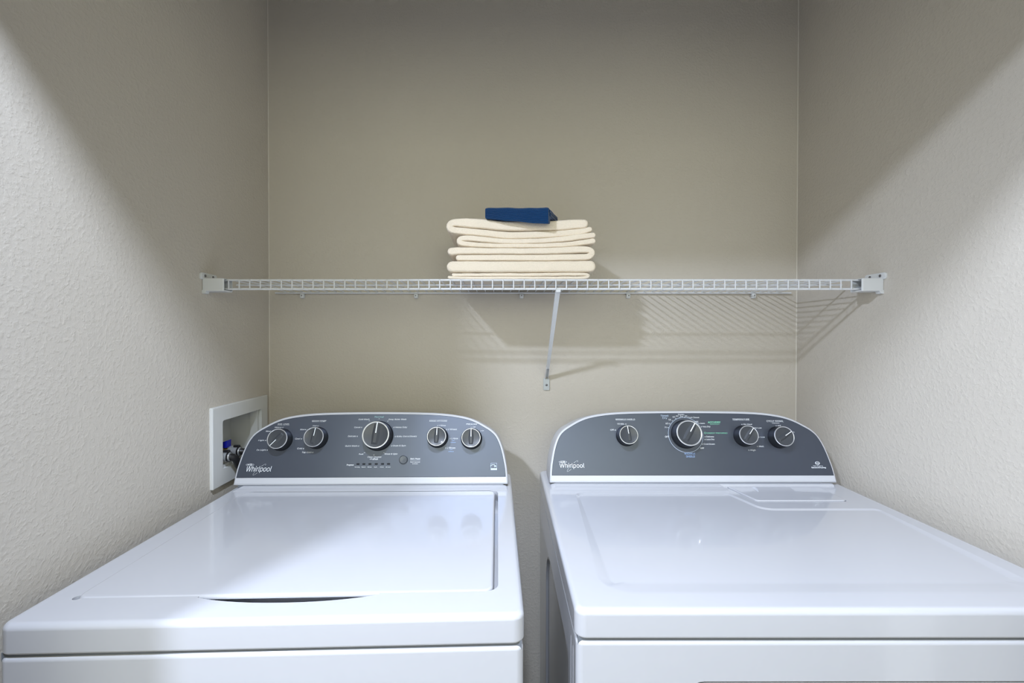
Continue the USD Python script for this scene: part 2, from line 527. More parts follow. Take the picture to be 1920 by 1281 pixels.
def feet(M):
    for u in (0.06, M.W - 0.06):
        for v in (0.08, 0.58):
            f = lathe([(0, 0), (0.022, 0), (0.024, 0.004), (0.020, 0.012), (0.010, 0.014), (0.010, 0.032), (0, 0.032)], 20)
            f.apply_translation((u, v, 0))
            M.add('foot', f, RUBBER)


DEPTH = 0.665
# ---- washer
WM = Machine((-0.661, 0.5926), (0.0356, 0.6164), (-0.6655, 1.1338), (0.0345, 1.1441), 0.69, 0.54)
c0 = WM.warp(np.array([[0.345, 0.33, 0]]))[0]
WM.prim = thing('washing_machine', c0, 'white top-loading washing machine with flush lid, left of the dryer and under the wire shelf', 'washing machine')
W = WM.W
panel = rslab(0, W, 0, DEPTH, TOP - 0.0405, TOP, 0.016, 0.0085, 0.004, n=6)
LU0, LU1, LV0, LV1 = 0.0455, 0.6470, 0.0600, 0.5130
lidhole = np.array(rrect(LU0 + 0.0015, LU1 + 0.0072, LV0 + 0.0015, LV1 + 0.001, 0.018, 8))
pocket = T(manifold3d.CrossSection([lidhole]).extrude(0.05).translate((0, 0, TOP - 0.0225)))
panel = panel - MF(pocket)
panel = panel - manifold3d.Manifold.cylinder(0.03, 0.0058, 0.0058, 20).translate((LU0 + 0.0035, LV0 + 0.0030, TOP - 0.012))
# finger recess in front of the lid
hx = np.linspace(-1, 1, 25)
hc, hw = 0.351, 0.1295
lens = np.vstack([np.column_stack([hc + hw * hx, LV0 - 0.002 - 0.0170 * (1 - np.abs(hx) ** 2.2) ** 0.9]), np.column_stack([hc + hw * hx[::-1], np.full(25, LV0 + 0.040)])])
lens2 = lens.copy()
lens2[:25, 1] = LV0 - 0.002 - 0.0120 * (1 - np.abs(hx) ** 2.2) ** 0.9
rec = loft([np.column_stack([lens, np.full(50, TOP + 0.02)]), np.column_stack([lens, np.full(50, TOP - 0.004)]), np.column_stack([lens2, np.full(50, TOP - 0.036)])], flat=lens)
panel = panel - MF(rec)
# raised ledge that carries the console
prof = [(LV1 + 0.001, TOP - 0.004), (LV1 + 0.001, TOP + 0.0002), (LV1 + 0.009, TOP + 0.0052), (LV1 + 0.020, TOP + 0.0062), (DEPTH - 0.02, TOP + 0.0062), (DEPTH - 0.015, TOP - 0.004)]
ledge = hull([(u0 + (0.012 if (z > TOP + 0.001) else 0) * s, v, z) for v, z in prof for u0, s in ((0.014, 1), (W - 0.014, -1))])
WM.add('top_panel', cat(panel, ledge), ENAMEL)
lid = rslab(LU0, LU1, LV0, LV1 - 0.0015, TOP - 0.0105, TOP + 0.0012, 0.016, 0.0048, 0.001, n=6, nc=8)
lid = lid - MF(loft([np.column_stack([lens, np.full(50, z)]) for z in (TOP - 0.02, TOP - 0.0042)], flat=lens))
WM.add('lid', lid, ENAMEL, label='flush white lid with a finger recess at its front edge')
WM.add('front_seam', bx(0.004, W - 0.004, 0.004, DEPTH - 0.006, TOP - 0.050, TOP - 0.0385), GAP)
WM.add('cabinet', rslab(0.0015, W - 0.0015, 0.0010, DEPTH - 0.002, 0.03, TOP - 0.0428, 0.010, 0.0075, 0.002), ENAMEL)
feet(WM)
ch, outline = console(WM, 0.3400, 0.3395)
WM.add('console_seam', bx(0.012, 0.668, WM.V + 0.0025, WM.V + 0.06, TOP + 0.001, CB + 0.002), GAP)
fa = fascia(WM, outline)
WASHER_TEXT = [
    ('SOIL LEVEL', 0.0895, 0.1418, 0.0311, 0.0044, 'i'),
    ('Heavy o', 0.0837, 0.1350, 0.0226, 0.0034, 'i'),
    ('Med o', 0.0626, 0.1256, 0.0175, 0.0032, 'i'),
    ('Light o', 0.0471, 0.1037, 0.0202, 0.0032, 'i'),
    ('Ex Light o', 0.0466, 0.0806, 0.0282, 0.0032, 'i'),
    ('WASH TEMP', 0.1757, 0.1495, 0.0370, 0.0044, 'i'),
    ('Hot o', 0.1799, 0.1386, 0.0153, 0.0033, 'i'),
    ('Warm o', 0.1483, 0.1295, 0.0215, 0.0033, 'i'),
    ('Cool o', 0.1390, 0.1071, 0.0180, 0.0035, 'i'),
    ('Cold o', 0.1473, 0.0837, 0.0179, 0.0037, 'i'),
    ('Tap Cold o', 0.1602, 0.0745, 0.0295, 0.0036, 'i'),
    ('Normal', 0.3358, 0.1596, 0.0245, 0.0045, 'it'),
    ('o', 0.3466, 0.1561, 0.0026, 0.0017, ''),
    ('Cold Wash', 0.2952, 0.1539, 0.0282, 0.0037, 'i'),
    ('o', 0.3218, 0.1509, 0.0026, 0.0017, ''),
    ('Deep Water Wash', 0.3723, 0.1537, 0.0463, 0.0037, 'i'),
    ('o', 0.3693, 0.1501, 0.0028, 0.0020, ''),
    ('o Heavy Duty', 0.3859, 0.1343, 0.0358, 0.0037, 'i'),
    ('o Bulky Items/Sheets', 0.3913, 0.1121, 0.0560, 0.0036, 'i'),
    ('o Drain & Spin', 0.3834, 0.0896, 0.0373, 0.0036, 'i'),
    ('Rinse & Spin', 0.3685, 0.0700, 0.0327, 0.0036, 'i'),
    ('o', 0.3651, 0.0735, 0.0026, 0.0019, ''),
    ('Clean Washer', 0.3258, 0.0630, 0.0357, 0.0033, 'i'),
    ('o', 0.3404, 0.0682, 0.0029, 0.0021, ''),
    ('with', 0.3318, 0.0586, 0.0069, 0.0027, 'i'),
    ('affresh', 0.3391, 0.0580, 0.0140, 0.0035, 'ib'),
    ('Soak', 0.3035, 0.0701, 0.0123, 0.0033, 'i'),
    ('o', 0.3164, 0.0739, 0.0028, 0.0019, ''),
    ('Quick Wash o', 0.2673, 0.0894, 0.0359, 0.0036, 'i'),
    ('Delicate o', 0.2722, 0.1128, 0.0256, 0.0036, 'i'),
    ('Casual o', 0.2856, 0.1346, 0.0211, 0.0033, 'i'),
    ('Progress', 0.2755, 0.0447, 0.0183, 0.0033, 'ib'),
    ('Sensing', 0.2961, 0.0400, 0.0124, 0.0024, ''),
    ('Wash', 0.3129, 0.0400, 0.0102, 0.0024, ''),
    ('Rinse', 0.3281, 0.0399, 0.0103, 0.0024, ''),
    ('Spin', 0.3444, 0.0398, 0.0077, 0.0024, ''),
    ('Done', 0.3596, 0.0398, 0.0087, 0.0024, ''),
    ('Lid Lock', 0.3734, 0.0397, 0.0118, 0.0024, ''),
    ('Start / Pause', 0.4333, 0.0586, 0.0257, 0.0032, 'ib'),
    ('Hold 3 seconds', 0.4338, 0.0512, 0.0251, 0.0027, 'i'),
    ('to Drain', 0.4390, 0.0471, 0.0144, 0.0026, 'i'),
    ('RINSE OPTIONS', 0.4772, 0.1495, 0.0463, 0.0041, 'i'),
    ('o 1 Rinse', 0.4978, 0.1385, 0.0225, 0.0033, 'i'),
    ('o 2 Rinses', 0.5212, 0.1288, 0.0279, 0.0037, 'i'),
    ('o 1 Rinse', 0.5310, 0.1067, 0.0217, 0.0033, 'i'),
    ('with', 0.5368, 0.1025, 0.0070, 0.0019, 'il'),
    ('Softener', 0.5325, 0.0979, 0.0150, 0.0022, 'il'),
    ('o 2 Rinses', 0.5204, 0.0840, 0.0263, 0.0036, 'i'),
    ('with', 0.5323, 0.0808, 0.0068, 0.0018, 'il'),
    ('Softener', 0.5288, 0.0759, 0.0140, 0.0022, 'il'),
    ('PRESOAK', 0.5725, 0.1414, 0.0286, 0.0037, 'i'),
    ('o Off', 0.5842, 0.1346, 0.0128, 0.0024, 'i'),
    ('o On', 0.6092, 0.1259, 0.0091, 0.0023, 'i'),
]
DRYER_TEXT = [
    ('WRINKLE SHIELD', 0.1927, 0.1505, 0.0508, 0.0040, ''),
    ('90 Min. o', 0.1967, 0.1396, 0.0234, 0.0037, ''),
    ('Off o', 0.1774, 0.1248, 0.0143, 0.0037, ''),
    ('Timed', 0.3117, 0.1598, 0.0201, 0.0044, 'p'),
    ('Dry', 0.3162, 0.1543, 0.0118, 0.0042, 'p'),
    ('70 o', 0.3188, 0.1314, 0.0105, 0.0030, ''),
    ('60 o', 0.3227, 0.1406, 0.0117, 0.0041, ''),
    ('50', 0.3316, 0.1502, 0.0060, 0.0035, ''),
    ('o', 0.3398, 0.1482, 0.0025, 0.0020, ''),
    ('40', 0.3424, 0.1572, 0.0069, 0.0034, ''),
    ('o', 0.3494, 0.1535, 0.0025, 0.0022, ''),
    ('30', 0.3515, 0.1594, 0.0061, 0.0035, ''),
    ('o', 0.3597, 0.1555, 0.0028, 0.0024, ''),
    ('Damp', 0.3581, 0.1636, 0.0155, 0.0033, ''),
    ('Dry', 0.3627, 0.1590, 0.0077, 0.0033, ''),
    ('20', 0.3748, 0.1594, 0.0063, 0.0035, ''),
    ('o', 0.3727, 0.1563, 0.0025, 0.0022, ''),
    ('Cool Down', 0.3824, 0.1559, 0.0299, 0.0035, ''),
    ('OFF', 0.3981, 0.1446, 0.0109, 0.0038, 'b'),
    ('o Jeans', 0.4085, 0.1414, 0.0166, 0.0033, ''),
    ('ACCUDRY', 0.4334, 0.1431, 0.0332, 0.0047, 'gb'),
    ('SENSOR DRY', 0.4380, 0.1396, 0.0252, 0.0019, 'g'),
    ('o Very Dry', 0.4137, 0.1330, 0.0245, 0.0035, ''),
    ('o', 0.4200, 0.1170, 0.0057, 0.0041, 'g'),
    ('ENERGY PREFERRED', 0.4277, 0.1172, 0.0525, 0.0031, 'g'),
    ('o Delicate', 0.4199, 0.1083, 0.0244, 0.0034, ''),
    ('o Less Dry', 0.4190, 0.1017, 0.0255, 0.0035, ''),
    ('o Cool Down', 0.4106, 0.0902, 0.0333, 0.0034, ''),
    ('OFF', 0.4052, 0.0801, 0.0101, 0.0034, 'b'),
    ('OFF', 0.3176, 0.1080, 0.0110, 0.0036, 'b'),
    ('WRINKLE', 0.3630, 0.0668, 0.0275, 0.0041, 'l'),
    ('SHIELD', 0.3666, 0.0599, 0.0224, 0.0042, 'l'),
    ('TEMPERATURE', 0.4986, 0.1501, 0.0448, 0.0048, ''),
    ('o No Heat', 0.5204, 0.1390, 0.0279, 0.0033, ''),
    ('o Ex Low', 0.5486, 0.1300, 0.0228, 0.0033, ''),
    ('o Low', 0.5595, 0.1076, 0.0165, 0.0031, ''),
    ('o Med.', 0.5520, 0.0848, 0.0177, 0.0033, ''),
    ('o High', 0.5279, 0.0756, 0.0187, 0.0035, ''),
    ('CYCLE SIGNAL', 0.5875, 0.1463, 0.0442, 0.0044, ''),
    ('Volume', 0.6004, 0.1422, 0.0196, 0.0023, ''),
    ('o Off', 0.6089, 0.1356, 0.0142, 0.0032, ''),
    ('On', 0.6493, 0.1201, 0.0054, 0.0022, ''),
    ('High efficiency', 0.6870, 0.0386, 0.0245, 0.0021, ''),
    ('SensorDrying', 0.6816, 0.0342, 0.0366, 0.0031, 'b'),
]
letters(WM, fa, WASHER_TEXT)
logo(WM, fa, 0.0268, 0.0319, 0.0650, 0.0121, True)
WM.add('text_rule', WM.on_face(flat([(0.4336, 0.0556), (0.4586, 0.0556), (0.4586, 0.0560), (0.4336, 0.0560)])), PR_WHITE, fa, False)
# efficiency mark: a framed arc and star over a solid bar
ex0, ey0, es = 0.6362, 0.0330, 0.0158
star = [(ex0 + 0.0105 + r * math.sin(a), ey0 + 0.0085 + r * math.cos(a)) for k in range(10) for r, a in (((0.0030, 0.0012)[k % 2], k * math.pi / 5),)]
WM.add('efficiency_mark', WM.on_face(cat(flat([(ex0, ey0), (ex0 + es, ey0), (ex0 + es, ey0 + 0.0040), (ex0, ey0 + 0.0040)]), flat(star),
       flat([(ex0, ey0 + 0.0155), (ex0 + es, ey0 + 0.0155), (ex0 + es, ey0 + 0.0160), (ex0, ey0 + 0.0160)]), flat([(ex0, ey0 + 0.004), (ex0 + 0.0005, ey0 + 0.004), (ex0 + 0.0005, ey0 + 0.016), (ex0, ey0 + 0.016)]),
       flat([(ex0 + es - 0.0005, ey0 + 0.004), (ex0 + es, ey0 + 0.004), (ex0 + es, ey0 + 0.016), (ex0 + es - 0.0005, ey0 + 0.016)]),
       band((ex0 + 0.006, ey0 + 0.0055), 0.0085, 0.0075, 0, 0.0012, 24, (0.35, 2.6)))), PR_PALE, fa, False)
for nm, u, t, R, h, a in (('soil level', 0.1055, 0.1065, 0.0250, 0.026, 222), ('wash temperature', 0.1949, 0.1105, 0.0248, 0.026, 7), ('cycle', 0.3496, 0.1150, 0.0338, 0.030, 5),
                          ('rinse', 0.5005, 0.1112, 0.0240, 0.025, 2), ('presoak', 0.5868, 0.1076, 0.0240, 0.025, 0)):
    knob(WM, u, t, R, h, a, nm == 'cycle', 'large cycle knob' if nm == 'cycle' else None)
for u in (0.3038, 0.3184, 0.3336, 0.3494, 0.3650, 0.3800):
    WM.add('progress_light', WM.on_face(rslab(u - 0.0040, u + 0.0040, 0.0462, 0.0500, 0.0009, 0.0016, 0.0018)), LED, fa)
st = lathe([(0, 0), (0.0112, 0.0), (0.0112, 0.0012), (0.0103, 0.0016), (0.0100, 0.0042), (0.0090, 0.0052), (0.0060, 0.0050), (0, 0.0046)], 40)
WM.add('start_button', frame_to(st, WM.face(0.4170, 0.0577, 0.0012), (1, 0, 0), (0, 0.31, 0.951), (0, -0.951, 0.31)), plain('start_button_grey', (0.10, 0.112, 0.135), 0.32, metallic=0.5), smooth=35)

# ---- dryer
DM = Machine((0.1064, 0.6263), (0.863, 0.6274), (0.114, 1.1546), (0.879, 1.1546), 0.757, 0.528)
c1 = DM.warp(np.array([[0.378, 0.33, 0]]))[0]
DM.prim = thing('clothes_dryer', c1, 'white clothes dryer with a lint door in its top, right of the washing machine', 'clothes dryer')
W = DM.W
top = rslab(0, W, 0, DEPTH, TOP - 0.0405, TOP + 0.0002, 0.016, 0.0085, 0.004, n=6)


def arcs(pts, n=7):
    """a closed outline with rounded corners: (u, v, radius)"""
    out = []
    m = len(pts)
    for k in range(m):
        p, r = np.array(pts[k][:2]), pts[k][2]
        a, b = np.array(pts[k - 1][:2]) - p, np.array(pts[(k + 1) % m][:2]) - p
        a, b = a / np.linalg.norm(a), b / np.linalg.norm(b)
        half = 0.5 * math.acos(np.clip(a @ b, -1, 1))
        d = r / math.tan(half)
        c = p + (a + b) / np.linalg.norm(a + b) * r / math.sin(half)
        s, e = p + a * d - c, p + b * d - c
        a0, a1 = math.atan2(s[1], s[0]), math.atan2(e[1], e[0])
        da = (a1 - a0 + math.pi) % (2 * math.pi) - math.pi
        out += [c + r * np.array((math.cos(a0 + da * q / n), math.sin(a0 + da * q / n))) for q in range(n + 1)]
    return np.array(out)


dish = arcs([(0.043, 0.040, 0.050), (W - 0.040, 0.040, 0.05), (W - 0.036, 0.375, 0.014), (0.470, 0.375, 0.030), (0.440, 0.478, 0.030), (0.072, 0.478, 0.02)])
top = top - frustum(dish, TOP + 0.0002, TOP - 0.0019, np.where(dish[:, 1] > 0.34, 0.0085, np.where(dish[:, 1] < 0.06, 0.036, 0.022)))
ldo = arcs([(0.476, 0.416, 0.012), (0.688, 0.416, 0.012), (0.688, 0.516, 0.006), (0.454, 0.516, 0.006)])
top = top - frustum(ldo, TOP + 0.0002, TOP - 0.0050, 0.0015)
prof = [(0.494, TOP - 0.004), (0.494, TOP + 0.0001), (0.502, TOP + 0.0046), (0.512, TOP + 0.0058), (DEPTH - 0.02, TOP + 0.0058), (DEPTH - 0.015, TOP - 0.004)]
ledge = hull([(u0 + (0.012 if (z > TOP + 0.001) else 0) * s, v, z) for v, z in prof for u0, s in ((0.018, 1), (0.452, -1))])
prof2 = [(0.519, TOP - 0.004), (0.519, TOP + 0.0001), (0.522, TOP + 0.0046), (0.526, TOP + 0.0058), (DEPTH - 0.02, TOP + 0.0058), (DEPTH - 0.015, TOP - 0.004)]
ledge2 = hull([(u0, v, z) for v, z in prof2 for u0 in (0.440, W - 0.030)])
DM.add('top_panel', cat(top, ledge, ledge2), ENAMEL, smooth=35)
lo = inset2(ldo, 0.0022)
ld = loft([np.column_stack([lo, np.full(len(lo), TOP - 0.0045)]), np.column_stack([lo, np.full(len(lo), TOP + 0.0010)]), np.column_stack([inset2(lo, 0.0012), np.full(len(lo), TOP + 0.0024)]), np.column_stack([inset2(lo, 0.004), np.full(len(lo), TOP + 0.0028)])], flat=lo)
grip = hull([(u + s * k, v, z) for u, s in ((0.512, 1), (0.604, -1)) for k, v, z in ((0, 0.470, TOP + 0.0020), (0.004, 0.486, TOP + 0.0072), (0.004, 0.500, TOP + 0.0072), (0, 0.506, TOP + 0.0020))])
DM.add('lint_door', MF(ld) + grip, ENAMEL, smooth=35, label='lint filter door with a raised finger grip')
DM.add('front_seam', bx(0.004, W - 0.004, 0.004, DEPTH - 0.006, TOP - 0.050, TOP - 0.0385), GAP)
cab = rslab(0.0015, W - 0.0015, 0.0010, DEPTH - 0.002, 0.03, TOP - 0.0428, 0.010, 0.0075, 0.002)
# pressed field in each side panel: outline in (v, w)
so = arcs([(0.085, 0.09, 0.05), (0.47, 0.09, 0.05), (0.47, 0.80, 0.10), (0.085, 0.80, 0.05)])
def pressed(sgn, u_face):
    m = T(frustum(so, 0.0, -0.004, 0.012))
    v = np.asarray(m.vertices)
    q = np.column_stack([u_face - sgn * v[:, 2], v[:, 0], v[:, 1]])
    r = trimesh.Trimesh(q, m.faces, process=False)
    if r.volume < 0:
        r.invert()
    return MF(r)
cab = cab - pressed(1, 0.0015)
for v0 in (0.030, 0.052):                          # two upright grooves behind the front edge
    cab = cab - bx(-0.01, 0.0030, v0, v0 + 0.004, 0.05, TOP - 0.07)
# door opening at the front
door = arcs([(0.150, 0.330, 0.03), (0.700, 0.330, 0.03), (0.700, TOP - 0.1000, 0.03), (0.150, TOP - 0.1000, 0.03)])
def upright(outline, v_out, v_in, slope=0.0):
    o = np.asarray(outline)
    i = inset2(o, slope)
    m = loft([np.column_stack([i[:, 0], np.full(len(o), v_out), i[:, 1]]), np.column_stack([o[:, 0], np.full(len(o), v_out + 0.004), o[:, 1]]), np.column_stack([o[:, 0], np.full(len(o), v_in), o[:, 1]])], flat=o)
    return m
cab = cab - MF(upright(door, -0.01, 0.022))
DM.add('cabinet', cab, ENAMEL, smooth=35)
dr = DM.add('door', upright(inset2(door, 0.0035), -0.0005, 0.018, 0.004), ENAMEL, smooth=35)
DM.add('door_handle', rslab(0.62, 0.66, -0.004, 0.004, 0.52, 0.62, 0.003), ENAMEL2, dr)
feet(DM)
ch, outline = console(DM, 0.3785, 0.3625)
DM.add('console_seam', bx(0.030, 0.700, DM.V + 0.0025, DM.V + 0.06, TOP + 0.001, CB + 0.002), GAP)
fa = fascia(DM, outline)
letters(DM, fa, DRYER_TEXT)
logo(DM, fa, 0.0420, 0.0354, 0.0630, 0.0105, False)
hx0, hy0 = 0.6990, 0.0462
DM.add('efficiency_mark', DM.on_face(cat(band((hx0, hy0), 0.0060, 0.0039, 0, 0.0009, 40), band((hx0 + 0.0015, hy0 - 0.0005), 0.0024, 0.0018, 0, 0.0007, 24), flat([(hx0 - 0.0040, hy0 - 0.0020), (hx0 - 0.0032, hy0 - 0.0020), (hx0 - 0.0032, hy0 + 0.0022), (hx0 - 0.0040, hy0 + 0.0022)]), flat([(hx0 - 0.0032, hy0 - 0.0004), (hx0 - 0.0010, hy0 - 0.0004), (hx0 - 0.0010, hy0 + 0.0004), (hx0 - 0.0032, hy0 + 0.0004)]))), PR_WHITE, fa, False)
DM.add('dial_ring', DM.on_face(band((0.3715, 0.1146), 0.0450, 0.0436, 0, 0.0008, 90)), PR_PALE, fa, False)
for nm, u, t, R, h, a in (('wrinkle', 0.2176, 0.112, 0.0238, 0.026, -5), ('cycle', 0.3701, 0.1158, 0.0326, 0.031, 33), ('temperature', 0.5221, 0.1114, 0.0243, 0.027, 38), ('signal', 0.6114, 0.1083, 0.0252, 0.027, 58)):
    knob(DM, u, t, R, h, a, nm == 'cycle', 'large cycle knob' if nm == 'cycle' else None)

# ------------------------------------------------------------------ wire shelf
LIPY = 1.1005
SH = thing('wire_shelf', (0.105, 1.25, EYE + 0.13), 'white wire shelf running from wall to wall above the washing machine and the dryer', 'shelf')
X0, X1 = XL + 0.014, XR - 0.014
for nm, y, z, r, a, b in (('front_rod', LIPY, 0.1374, 0.0026, X0, X1), ('front_rod', LIPY, 0.1160, 0.0028, X0, X1), ('back_rod', 1.3905, 0.1345, 0.0026, -0.682, 0.893), ('middle_rod', 1.185, 0.1352, 0.0022, -0.682, 0.893)):
    obj(nm, tube([(a, y, EYE + z), (b, y, EYE + z)], r, 12), WIRE, SH, 40)
WZ = EYE + 0.1388
for k in range(60):
    x = -0.6502 + k * 0.02542
    p = [(x, 1.3935, WZ), (x, 1.25, WZ), (x, LIPY + 0.0010, WZ), (x, LIPY - 0.0022, WZ - 0.0008), (x, LIPY - 0.0036, WZ - 0.0030), (x, LIPY - 0.0038, WZ - 0.007), (x, LIPY - 0.0038, EYE + 0.1140)]
    obj('wire', tube(p, 0.00160, 6), WIRE, SH, 50)


def end_bracket(x, s, label):
    """the cup that takes the end of the shelf lip; s = +1 on the left wall, -1 on the right wall"""
    t = thing('shelf_end_bracket', (x, 1.10, EYE + 0.125), label, 'shelf bracket', 'shelf end brackets')
    def mx(m):
        q = T(m).copy()
        v = np.asarray(q.vertices).copy()
        v[:, 0] = x + s * v[:, 0]
        q.vertices = v
        if s < 0:
            q.invert()
        return q
    z = EYE
    cup = rbox(0, 0.0515, 1.083, 1.122, z + 0.1090, z + 0.1405, 0.0028) - bx(0.010, 0.07, 1.0865, 1.118, z + 0.1120, z + 0.1383)
    toe = hull([(a, b, c) for a, c0, c1 in ((0.0, 0.1032, 0.112), (0.0075, 0.1036, 0.112), (0.0098, 0.1095, 0.112)) for b in (1.0835, 1.097) for c in (z + c0, z + c1)])
    obj('cup', cat(cup, toe), PLASTIC, t, 40)
    tab = swap(rslab(1.0745, 1.136, z + 0.1375, z + 0.1535, 0, 0.0042, 0.006, 0.0012), [2, 0, 1])
    obj('screw_tab', mx(tab), PLASTIC, t, 40)
    # the cup was made for s = +1: bring it to its wall as well
    for yy in (1.0895, 1.1195):
        sc = lathe([(0, 0), (0.0034, 0), (0.0033, 0.0010), (0.0022, 0.0020), (0, 0.0022)], 16)
        sc = frame_to(sc, (0.0040, yy, z + 0.1462), (0, 1, 0), (0, 0, 1), (1, 0, 0))
        obj('screw', mx(sc), SCREW, t, 40)
    return t, mx


def fix_cup(x, s, label):
    t, mx = end_bracket(x, s, label)
    c = UsdGeom.Mesh(stage.GetPrimAtPath(str(t.GetPath()) + '/cup'))
    o = ORIGIN[str(t.GetPath())]
    v = np.array(c.GetPointsAttr().Get(), float) + o
    v[:, 0] = x + s * v[:, 0]
    c.GetPointsAttr().Set(Vt.Vec3fArray.FromNumpy((v - o).astype(np.float32)))
    if s < 0:
        f = np.array(c.GetFaceVertexIndicesAttr().Get()).reshape(-1, 3)[:, ::-1]
        c.GetFaceVertexIndicesAttr().Set(Vt.IntArray.FromNumpy(f.ravel().astype(np.int32)))
        n = np.array(c.GetNormalsAttr().Get())
        n[:, 0] *= -1
        c.GetNormalsAttr().Set(Vt.Vec3fArray.FromNumpy(n.astype(np.float32)))


fix_cup(XL, 1, 'white plastic bracket on the left wall holding the left end of the wire shelf')
fix_cup(XR, -1, 'white plastic bracket on the right wall holding the right end of the wire shelf')

# clips under the back rod
for x, lab in ((-0.600, 'leftmost of the five small white clips under the back rod of the wire shelf'), (-0.2526, 'second from left of the five small white clips under the back rod of the shelf'),
               (0.070, 'small white clip under the back rod, below the towels, left of the brace'), (0.396, 'fourth from left of the five white clips under the shelf, just right of the brace'), (0.779, 'rightmost of the five small white clips under the back rod of the wire shelf')):
    t = thing('wall_clip', (x, YB, EYE + 0.13), lab, 'shelf clip', 'wall clips under the back rod of the shelf')
    zz = EYE + 0.1345
    body = rbox(x - 0.0064, x + 0.0064, 1.3862, YB, zz - 0.0165, zz - 0.0020, 0.0038)
    upper = rbox(x - 0.0048, x + 0.0048, 1.3936, YB, zz - 0.0040, zz + 0.0045, 0.0015)
    obj('clip_body', cat(body, upper), PLASTIC, t, 40)
    sc = lathe([(0, 0), (0.0019, 0), (0.0017, 0.0010), (0, 0.0014)], 12)
    obj('screw', frame_to(sc, (x, 1.3863, zz - 0.0085), (1, 0, 0), (0, 0, 1), (0, -1, 0)), SCREW, t, 40)

# diagonal brace
BR = thing('shelf_brace', (0.147, YB, EYE - 0.146), 'white metal brace slanting from the front of the wire shelf down to the back wall', 'shelf brace')
pt, pb = np.array((0.1432, 1.0975, EYE + 0.1135)), np.array((0.1470, 1.3945, EYE - 0.1290))
ax = (pb - pt) / np.linalg.norm(pb - pt)
side = np.array((1.0, 0, 0)) - ax * ax[0]
side /= np.linalg.norm(side)
nrm = np.cross(side, ax)
nrm = nrm if nrm[1] < 0 else -nrm                 # towards the viewer, downwards
def channel(p, q, w0, w1, dep, th=0.0014):
    out = []
    for a, b in (((-1, 0), (1, th)), ((-1, th), (-1 + 0.26, dep)), ((1 - 0.26, th), (1, dep))):
        pts = []
        for o, w in ((p, w0), (q, w1)):
            for sx in (a[0], b[0]):
                for dz in (a[1], b[1]):
                    pts.append(o + side * sx * w / 2 - nrm * dz)
        out.append(hull(pts))
    return cat(*out)
L = np.linalg.norm(pb - pt)
obj('brace_arm', channel(pt, pt + ax * L * 0.86, 0.0115, 0.0085, 0.008), WIRE, BR, 20)
low = cat(*[hull([o + side * sx - nrm * dz for o in (pt + ax * L * 0.85, pb) for sx in (s0, s0 + 0.0013) for dz in (-0.001, 0.0085)]) for s0 in (-0.0046, 0.0033)], hull([o + side * sx - nrm * dz for o in (pt + ax * L * 0.85, pb) for sx in (-0.0046, 0.0046) for dz in (0.0072, 0.0085)]))
obj('brace_end', low, WIRE, BR, 20)
hk = [(0.1432, LIPY + 0.0042, EYE + 0.110), (0.1432, LIPY - 0.0060, EYE + 0.1085), (0.1432, LIPY - 0.0066, EYE + 0.1125)]
obj('brace_hook', cat(*[hull([(x + sx, y + dy, z + dz) for x, y, z in (hk[i], hk[i + 1]) for sx in (-0.0056, 0.0056) for dy in (-0.0008, 0.0008) for dz in (-0.0008, 0.0008)]) for i in range(2)]), WIRE, BR, 20)
foot = swap(rslab(0.147 - 0.0095, 0.147 + 0.0095, EYE - 0.1640, EYE - 0.1270, 0, 0.0042, 0.003, 0.001), [0, 2, 1])
fv = foot.vertices.copy()
fv[:, 1] = YB - fv[:, 1]
foot = trimesh.Trimesh(fv, foot.faces, process=False)
if foot.volume < 0:
    foot.invert()
obj('foot_plate', foot, PLATE, BR, 40)
sc = lathe([(0, 0), (0.0034, 0), (0.0032, 0.0012), (0.0018, 0.0022), (0, 0.0022)], 16)
obj('screw', frame_to(sc, (0.147, YB - 0.0042, EYE - 0.1475), (1, 0, 0), (0, 0, 1), (0, -1, 0)), SCREW, BR, 40)

# ------------------------------------------------------------------ folded towels
SZ = WZ + 0.0016                                 # top of the wires
TU = 0.001307


